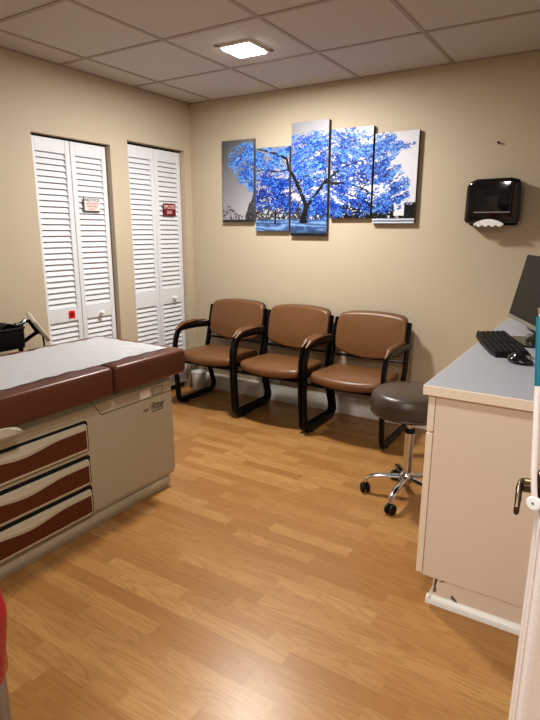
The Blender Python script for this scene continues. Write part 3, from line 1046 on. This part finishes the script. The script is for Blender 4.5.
tag(obj('pressure_cuff', bm, M['bluecloth']), 'black rolled cuff lying in the stand basket at left edge', 'cuff')

# ------------------------------------------------------------------ base cabinet, worktop and things on it
CY = -1.81
cb_ = empty('base_cabinet', (2.90, -.92, 0), 'pale beige laminate base cabinet under the worktop', 'cabinet')
def Cb(bm, x0, x1, y0, y1, z0, z1, bev=0, seg=1):
    box(bm, x0 - 2.90, x1 - 2.90, y0 + .92, y1 + .92, z0, z1, bev, seg)
bm = B(); Cb(bm, 2.582, RX - .003, CY + .018, -.003, .100, .805)
obj('carcass', bm, M['cab'], cb_)
bm = B(); Cb(bm, 2.582, RX - .003, CY, CY + .019, .100, .805, .0015)
obj('side_panel', bm, M['cab'], cb_)
bm = B(); Cb(bm, 2.622, RX - .003, CY + .003, -.003, 0, .101, .001)
obj('toe_kick', bm, M['cab'], cb_)
for q in ([(2.626, .040), (2.628, .100), (2.640, .098), (2.634, .070), (2.637, .046)], [(2.690, .040), (2.704, .030), (2.718, .027), (2.708, .040), (2.694, .054)], [(2.644, .090), (2.668, .097), (2.655, .099)]):
    bm = B()
    prism(bm, q, lambda u, v, d: Vector((u - 2.90, CY + .003 - d + .92, v)), -.001, .0008)
    obj('chipped_patch', bm, M['creamseamshade'], cb_, label='dark chipped spot at the cabinet foot')
bm = B()
pr = [(0, 0), (.020, 0), (.018, .012), (.012, .022), (.004, .029), (0, .030)]
a = [bm.verts.new((2.604 - 2.90 + (0 if False else 0), CY + .003 - u + .92, v)) for u, v in pr]
b = [bm.verts.new((RX - .003 - 2.90, CY + .003 - u + .92, v)) for u, v in pr]
bm.faces.new(a); bm.faces.new(b[::-1])
for i in range(len(pr)):
    j = (i + 1) % len(pr)
    bm.faces.new((a[i], b[i], b[j], a[j]))
a = [bm.verts.new((2.622 - u - 2.90, CY - .012 + .92, v)) for u, v in pr]
b = [bm.verts.new((2.622 - u - 2.90, -.02 + .92, v)) for u, v in pr]
bm.faces.new(a[::-1]); bm.faces.new(b)
for i in range(len(pr)):
    j = (i + 1) % len(pr)
    bm.faces.new((a[i], a[j], b[j], b[i]))
obj('base_molding', bm, M['whiteplastic'], cb_, label='white quarter round molding at the foot')
n = 3
w = (-.01 - CY) / n
for i in range(n):
    y0 = CY + w * i + .003; y1 = CY + w * (i + 1) - .003
    bm = B(); Cb(bm, 2.556, 2.580, y0 if i else CY, y1, .668, .798, .002)
    dr = obj('drawer', bm, M['cabedge'], cb_)
    bm = B(); ym = (y0 + y1) / 2 + .92
    sweep(bm, fillet([(2.556 - 2.9, ym - .05, .733), (2.53 - 2.9, ym - .05, .733), (2.53 - 2.9, ym + .05, .733), (2.556 - 2.9, ym + .05, .733)], .01), .004, n=8)
    obj('drawer_handle', bm, M['steel'], dr)
    bm = B(); Cb(bm, 2.556, 2.580, y0 if i else CY, y1, .106, .662, .002)
    dd = obj('cabinet_door', bm, M['cabedge'], cb_)
    bm = B(); sweep(bm, fillet([(2.556 - 2.9, y1 + .92 - .05, .60), (2.53 - 2.9, y1 + .92 - .05, .60), (2.53 - 2.9, y1 + .92 - .05, .50), (2.556 - 2.9, y1 + .92 - .05, .50)], .01), .004, n=8)
    obj('door_handle', bm, M['steel'], dd)
bm = B(); box(bm, 2.541, RX - .002, -1.833, -.002, .806, .8405, .0015, 1)
wt = tag(obj('worktop', bm, M['cabedge']), 'grey laminate worktop with cream front edge on the beige cabinet', 'worktop')
bm = B(); box(bm, 2.545, RX - .002, -1.829, -.002, .8400, .8420)
obj('laminate_surface', bm, M['top'], wt, label='blue grey laminate surface')
ZT = .842

# keyboard
kb = empty('keyboard', (2.648, -.992, ZT), 'black keyboard lying on the grey worktop in front of the monitor', 'keyboard', rz=math.atan2(-.531, .191))
# local: +x along length (towards the camera end), +y away from the typist
bm = B()
pts = [(-.262, -.066), (-.20, -.078), (0, -.084), (.20, -.078), (.262, -.066), (.268, 0), (.262, .070), (0, .076), (-.262, .070), (-.268, 0)]
prism(bm, pts, lambda u, v, d: Vector((u, v, d + (0.010 if d > .005 else 0) * (v + .08) / .16)), 0.0, .014)
bmesh.ops.bevel(bm, geom=[e for e in bm.edges if e.verts[0].co.z > .01 and e.verts[1].co.z > .01], offset=.004, segments=2, affect='EDGES')
obj('keyboard_case', bm, M['blackplastic'], kb)
bm = B()
for r in range(6):
    yy = -.068 + r * .0228
    zz = .0135 + .010 * (yy + .08) / .16
    x = -.250
    c = 0
    while x < .245:
        wd = .0165
        if r == 0 and c == 3:
            wd = .105
        if -.250 + 14.6 * .0195 < x < -.250 + 15.3 * .0195:
            x += .008
        box(bm, x, x + wd, yy, yy + .0178, zz, zz + .008, .0018, 1)
        x += wd + .003; c += 1
o = obj('key_bank', bm, M['rubber'], kb)
# mouse
ms = empty('computer_mouse', (2.776, -1.318, ZT), 'black computer mouse at the near end of the keyboard', 'mouse', rz=math.radians(-25))
bm = B()
pts = [(.056 * math.cos(2 * PI * i / 28), .034 * math.sin(2 * PI * i / 28) * (1 - .10 * math.cos(4 * PI * i / 28))) for i in range(28)]
pad(bm, pts, 0, .020, .012, lambda u, v, w_: Vector((u, v, w_ * (1 + .25 * (1 - u / .056)))), crown=.014)
obj('mouse_body', bm, M['blackgloss'], ms)
bm = B(); lathe(bm, [(0, -.004), (.010, -.004), (.011, 0), (.010, .004), (0, .004)], (.032, 0, .028), 14, axis='Y')
obj('scroll_wheel', bm, M['silver'], ms)

# monitor
P1 = Vector((2.616, -.620, 0))
dv = Vector((.407, -.9135, 0)); MW = .535
nrm = Vector((-.9135, -.407, 0))       # screen faces the typist
mid = P1 + dv * MW / 2
mo = empty('monitor', (mid.x, mid.y, ZT), 'black flat computer monitor with silver bezel on the worktop', 'monitor', rz=math.atan2(dv.y, dv.x))
# local x along the screen, local -y... faces the typist
loc = Matrix.Rotation(-math.atan2(dv.y, dv.x), 3, 'Z')
fl = loc @ nrm
fs_ = -1 if fl.y < 0 else 1
zb, zt2 = .930 - ZT, 1.243 - ZT
tl = .20                                # backward tilt
def scr(u, v, d):
    return Vector((u, fs_ * (d * math.cos(tl)) - fs_ * (v - zb) * math.sin(tl), v + d * math.sin(tl)))
bm = B(); prism(bm, rrect(-MW / 2, MW / 2, zb, zt2, .004, 2), scr, -.028, 0)
obj('monitor_shell', bm, M['blackplastic'], mo)
bm = B(); prism(bm, rrect(-MW / 2 + .008, MW / 2 - .008, zb + .018, zt2 - .008, .002, 2), scr, -.001, .0012)
obj('screen', bm, M['screen'], mo)
bm = B(); prism(bm, [(-MW / 2, zb - .001), (MW / 2, zb - .001), (MW / 2, zb + .016), (-MW / 2, zb + .016)], scr, -.012, .003)
obj('bottom_bezel', bm, M['silver'], mo)
bm = B()
sweep(bm, [scr(0, zb + .10, -.035), (0, -fs_ * .065, .06), (0, -fs_ * .050, .008)], .030, .010, side=(1, 0, 0), n=12)
obj('stand_neck', bm, M['blackplastic'], mo)
bm = B(); prism(bm, rrect(-.125, .125, -.15, .022, .02), lambda u, v, d: Vector((u, fs_ * v, d)), 0, .009)
obj('stand_base', bm, M['blackgloss'], mo)
bm = B()
sweep(bm, fillet([(-.20, -fs_ * .13, .014), (-.19, -fs_ * .075, .052), (-.06, -fs_ * .07, .060)], .03), .012, .006, n=8)
obj('support_arm', bm, M['silver'], mo)

# ------------------------------------------------------------------ entry door, open into the room
E0 = Vector((2.986, -2.72, 0)); HG = Vector((3.120, -3.575, 0))
dd_ = (HG - E0); DW = dd_.length
ang = math.atan2(dd_.y, dd_.x)
dr = empty('door_1', tuple(E0), 'white entry door standing open at the right edge with bronze lever', 'door', rz=ang, kind='structure')
# local +x runs from the free edge to the hinge; room side (left in view) is local -y?
lm = Matrix.Rotation(-ang, 3, 'Z')
rs = -1 if (lm @ Vector((-1, 0, 0))).y < 0 else 1
def dl(u, v, z):               # u along, v out from the room-side face
    return Vector((u, rs * v, z))
bm = B()
prism(bm, [(.0, 0.012), (DW - .01, 0.012), (DW - .01, 2.035), (.0, 2.035)], lambda u, z, d: dl(u, -d, z), 0, .044)
bmesh.ops.bevel(bm, geom=bm.edges[:], offset=.004, segments=2, affect='EDGES')
leaf = obj('door_leaf', bm, M['door'], dr)
bm = B()
for u0, u1, t in ((.028, .036, .004), (.075, .083, .004), (.135, .160, .006)):
    prism(bm, [(u0, .02), (u1, .02), (u1, 2.02), (u0, 2.02)], lambda u, z, d: dl(u, d, z), -.001, t)
obj('highlight_rib', bm, M['door'], leaf)  # added ribs imitate bright reflection lines on the glossy door
bm = B()
lathe_prof = [(0, 0), (.030, 0), (.030, .004), (.026, .009), (.014, .012), (.0, .012)]
t = bmesh.new(); lathe(t, [(r, rs * h) for r, h in lathe_prof], (.062, 0, .979), 24, axis='Y'); merge(bm, t)
sweep(bm, [dl(.062, .004, .979), dl(.062, .028, .978)], .0095, n=14)
hd = obj('lever_handle', bm, M['bronze'], leaf)
bm = B()
sweep(bm, fillet([dl(.062, .018, .981), dl(.060, .031, .980), dl(.080, .034, .979), dl(.115, .036, .977), dl(.140, .038, .973)], [.012, .02, .05], 6), .010, .0055, side=(0, 0, 1), n=12, radf=lambda t: 1.05 - .35 * t)
obj('lever_arm', bm, M['bronze'], hd)

# white hanging tube with a round end disc, on a hook fixed to the door
hk = empty('hanging_tube', (0, 0, 0), 'white hanging tube with teal top and round white end disc on the open door', 'hanging tube')
bm = B()
sweep(bm, [(3.0, -2.792, 1.247), (2.9622, -2.7892, 1.239), (2.9602, -2.789, 1.250)], .0025, n=8)
box(bm, 2.994, 3.000, -2.805, -2.78, 1.23, 1.27, .001, 1)
tag(obj('wall_hook', bm, M['steel']), 'small steel hook on the open door holding the white tube', 'hook')
bm = B(); sweep(bm, [(2.9630, -2.7895, 1.238), (2.9684, -2.8013, 1.1925), (2.9736, -2.8119, 1.1433)], .0046, .0046, n=12)
obj('teal_sleeve', bm, M['teal'], hk, label='teal upper sleeve')
bm = B(); sweep(bm, [(2.9731, -2.811, 1.148), (2.9750, -2.8165, 1.120), (2.9775, -2.8227, 1.0967), (2.9808, -2.8305, 1.06), (2.9836, -2.8383, 1.0282), (2.9868, -2.8430, 1.005), (2.9890, -2.8450, .992)], .0042, n=12)
obj('tube', bm, M['door'], hk)
cd = Vector((2.9895, -2.8475, .983))
dirn = (Vector((3.0406, -3.6319, 1.354)) * .0 + Vector((-.25, -.95, .15))).normalized()
t = bmesh.new(); lathe(t, [(0, -.004), (.0085, -.004), (.0102, -.002), (.0102, .002), (.0085, .0038), (.002, .0040), (.002, .0032), (0, .0032)], n=28)
bm = B(); merge(bm, t, Matrix.Translation(cd) @ dirn.to_track_quat('Z', 'Y').to_matrix().to_4x4())
obj('end_disc', bm, M['whiteplastic'], hk)
t = bmesh.new(); lathe(t, [(0, .0030), (.0017, .0030), (.0017, .0042), (0, .0042)], n=12)
bm = B(); merge(bm, t, Matrix.Translation(cd) @ dirn.to_track_quat('Z', 'Y').to_matrix().to_4x4())
obj('disc_pin', bm, M['silver'], hk)

# ------------------------------------------------------------------ waste can with a red liner, bottom left
wc = empty('waste_can', (1.889, -3.175, 0), 'grey metal waste can with red bag liner at the lower left corner', 'waste can')
bm = B(); lathe(bm, [(0, 0), (.128, 0), (.132, .006), (.134, .50), (.130, .50), (.124, .02), (0, .015)], n=40)
obj('can_body', bm, M['canmetal'], wc)
bm = B()
rr = random.Random(5)
prof = [(.1365, .365), (.1380, .372), (.1390, .40), (.1430, .45), (.1490, .50), (.1510, .535), (.144, .562), (.124, .580), (.095, .570), (.085, .50), (.080, .30)]
n = 56
rings = []
for i, (r, h) in enumerate(prof):
    ring = []
    for j in range(n):
        a = 2 * PI * j / n
        k_ = .0022 * math.sin(a * 7 + i * .5) + .0016 * math.sin(a * 13 - i * .8)
        if i < 2:
            hh = h + .008 * math.sin(a * 5)
        else:
            hh = h + .006 * math.sin(a * 4 + 1)
        ring.append(bm.verts.new(((r + k_) * math.cos(a), (r + k_) * math.sin(a), hh)))
    rings.append(ring)
for a, b in zip(rings, rings[1:]):
    for j in range(n):
        bm.faces.new((a[j], a[(j + 1) % n], b[(j + 1) % n], b[j]))
obj('bag_liner', bm, M['red'], wc, ang=2.0, label='red plastic bag folded over the rim')

# ------------------------------------------------------------------ lights
def area(name, loc, size, power, col=(1, .975, .925), rot=(0, 0, 0)):
    d = bpy.data.lights.new(name, 'AREA')
    d.shape = 'SQUARE'; d.size = size; d.energy = power; d.color = col
    o = bpy.data.objects.new(name, d); COL.objects.link(o)
    o.location = loc; o.rotation_euler = rot
    return o
area('ceiling_lamp', (LX, LY, H - .024), .175, 43)
area('doorway_lamp', (2.375, -2.75, H - .012), .195, 16)
area('hallway_lamp', (2.55, -4.7, 2.28), .5, 56)

w = bpy.data.worlds.new('World'); bpy.context.scene.world = w
w.use_nodes = True
w.node_tree.nodes['Background'].inputs[0].default_value = (1.0, .93, .86, 1)
w.node_tree.nodes['Background'].inputs[1].default_value = 0.03

# ------------------------------------------------------------------ camera
yaw, pit, rol = 0.558187, -0.2346, 0.003865
f = Vector((-math.sin(yaw) * math.cos(pit), math.cos(yaw) * math.cos(pit), math.sin(pit)))
r0 = Vector((math.cos(yaw), math.sin(yaw), 0)); u0 = r0.cross(f)
r = r0 * math.cos(rol) + u0 * math.sin(rol); u = -r0 * math.sin(rol) + u0 * math.cos(rol)
cam = bpy.data.cameras.new('Camera'); co = bpy.data.objects.new('Camera', cam); COL.objects.link(co)
m4 = Matrix((r, u, -f)).transposed().to_4x4(); m4.translation = Vector((3.040648, -3.631858, 1.354097))
co.matrix_world = m4
cam.sensor_fit = 'VERTICAL'; cam.sensor_height = 36.0; cam.sensor_width = 27.0
cam.lens = 539.84 / 720 * 36.0
cam.clip_start = .02
sc = bpy.context.scene
sc.camera = co
sc.view_settings.view_transform = 'Standard'
sc.view_settings.look = 'Medium High Contrast'
sc.view_settings.exposure = -0.12
sc.cycles.max_bounces = 8
sc.cycles.diffuse_bounces = 5
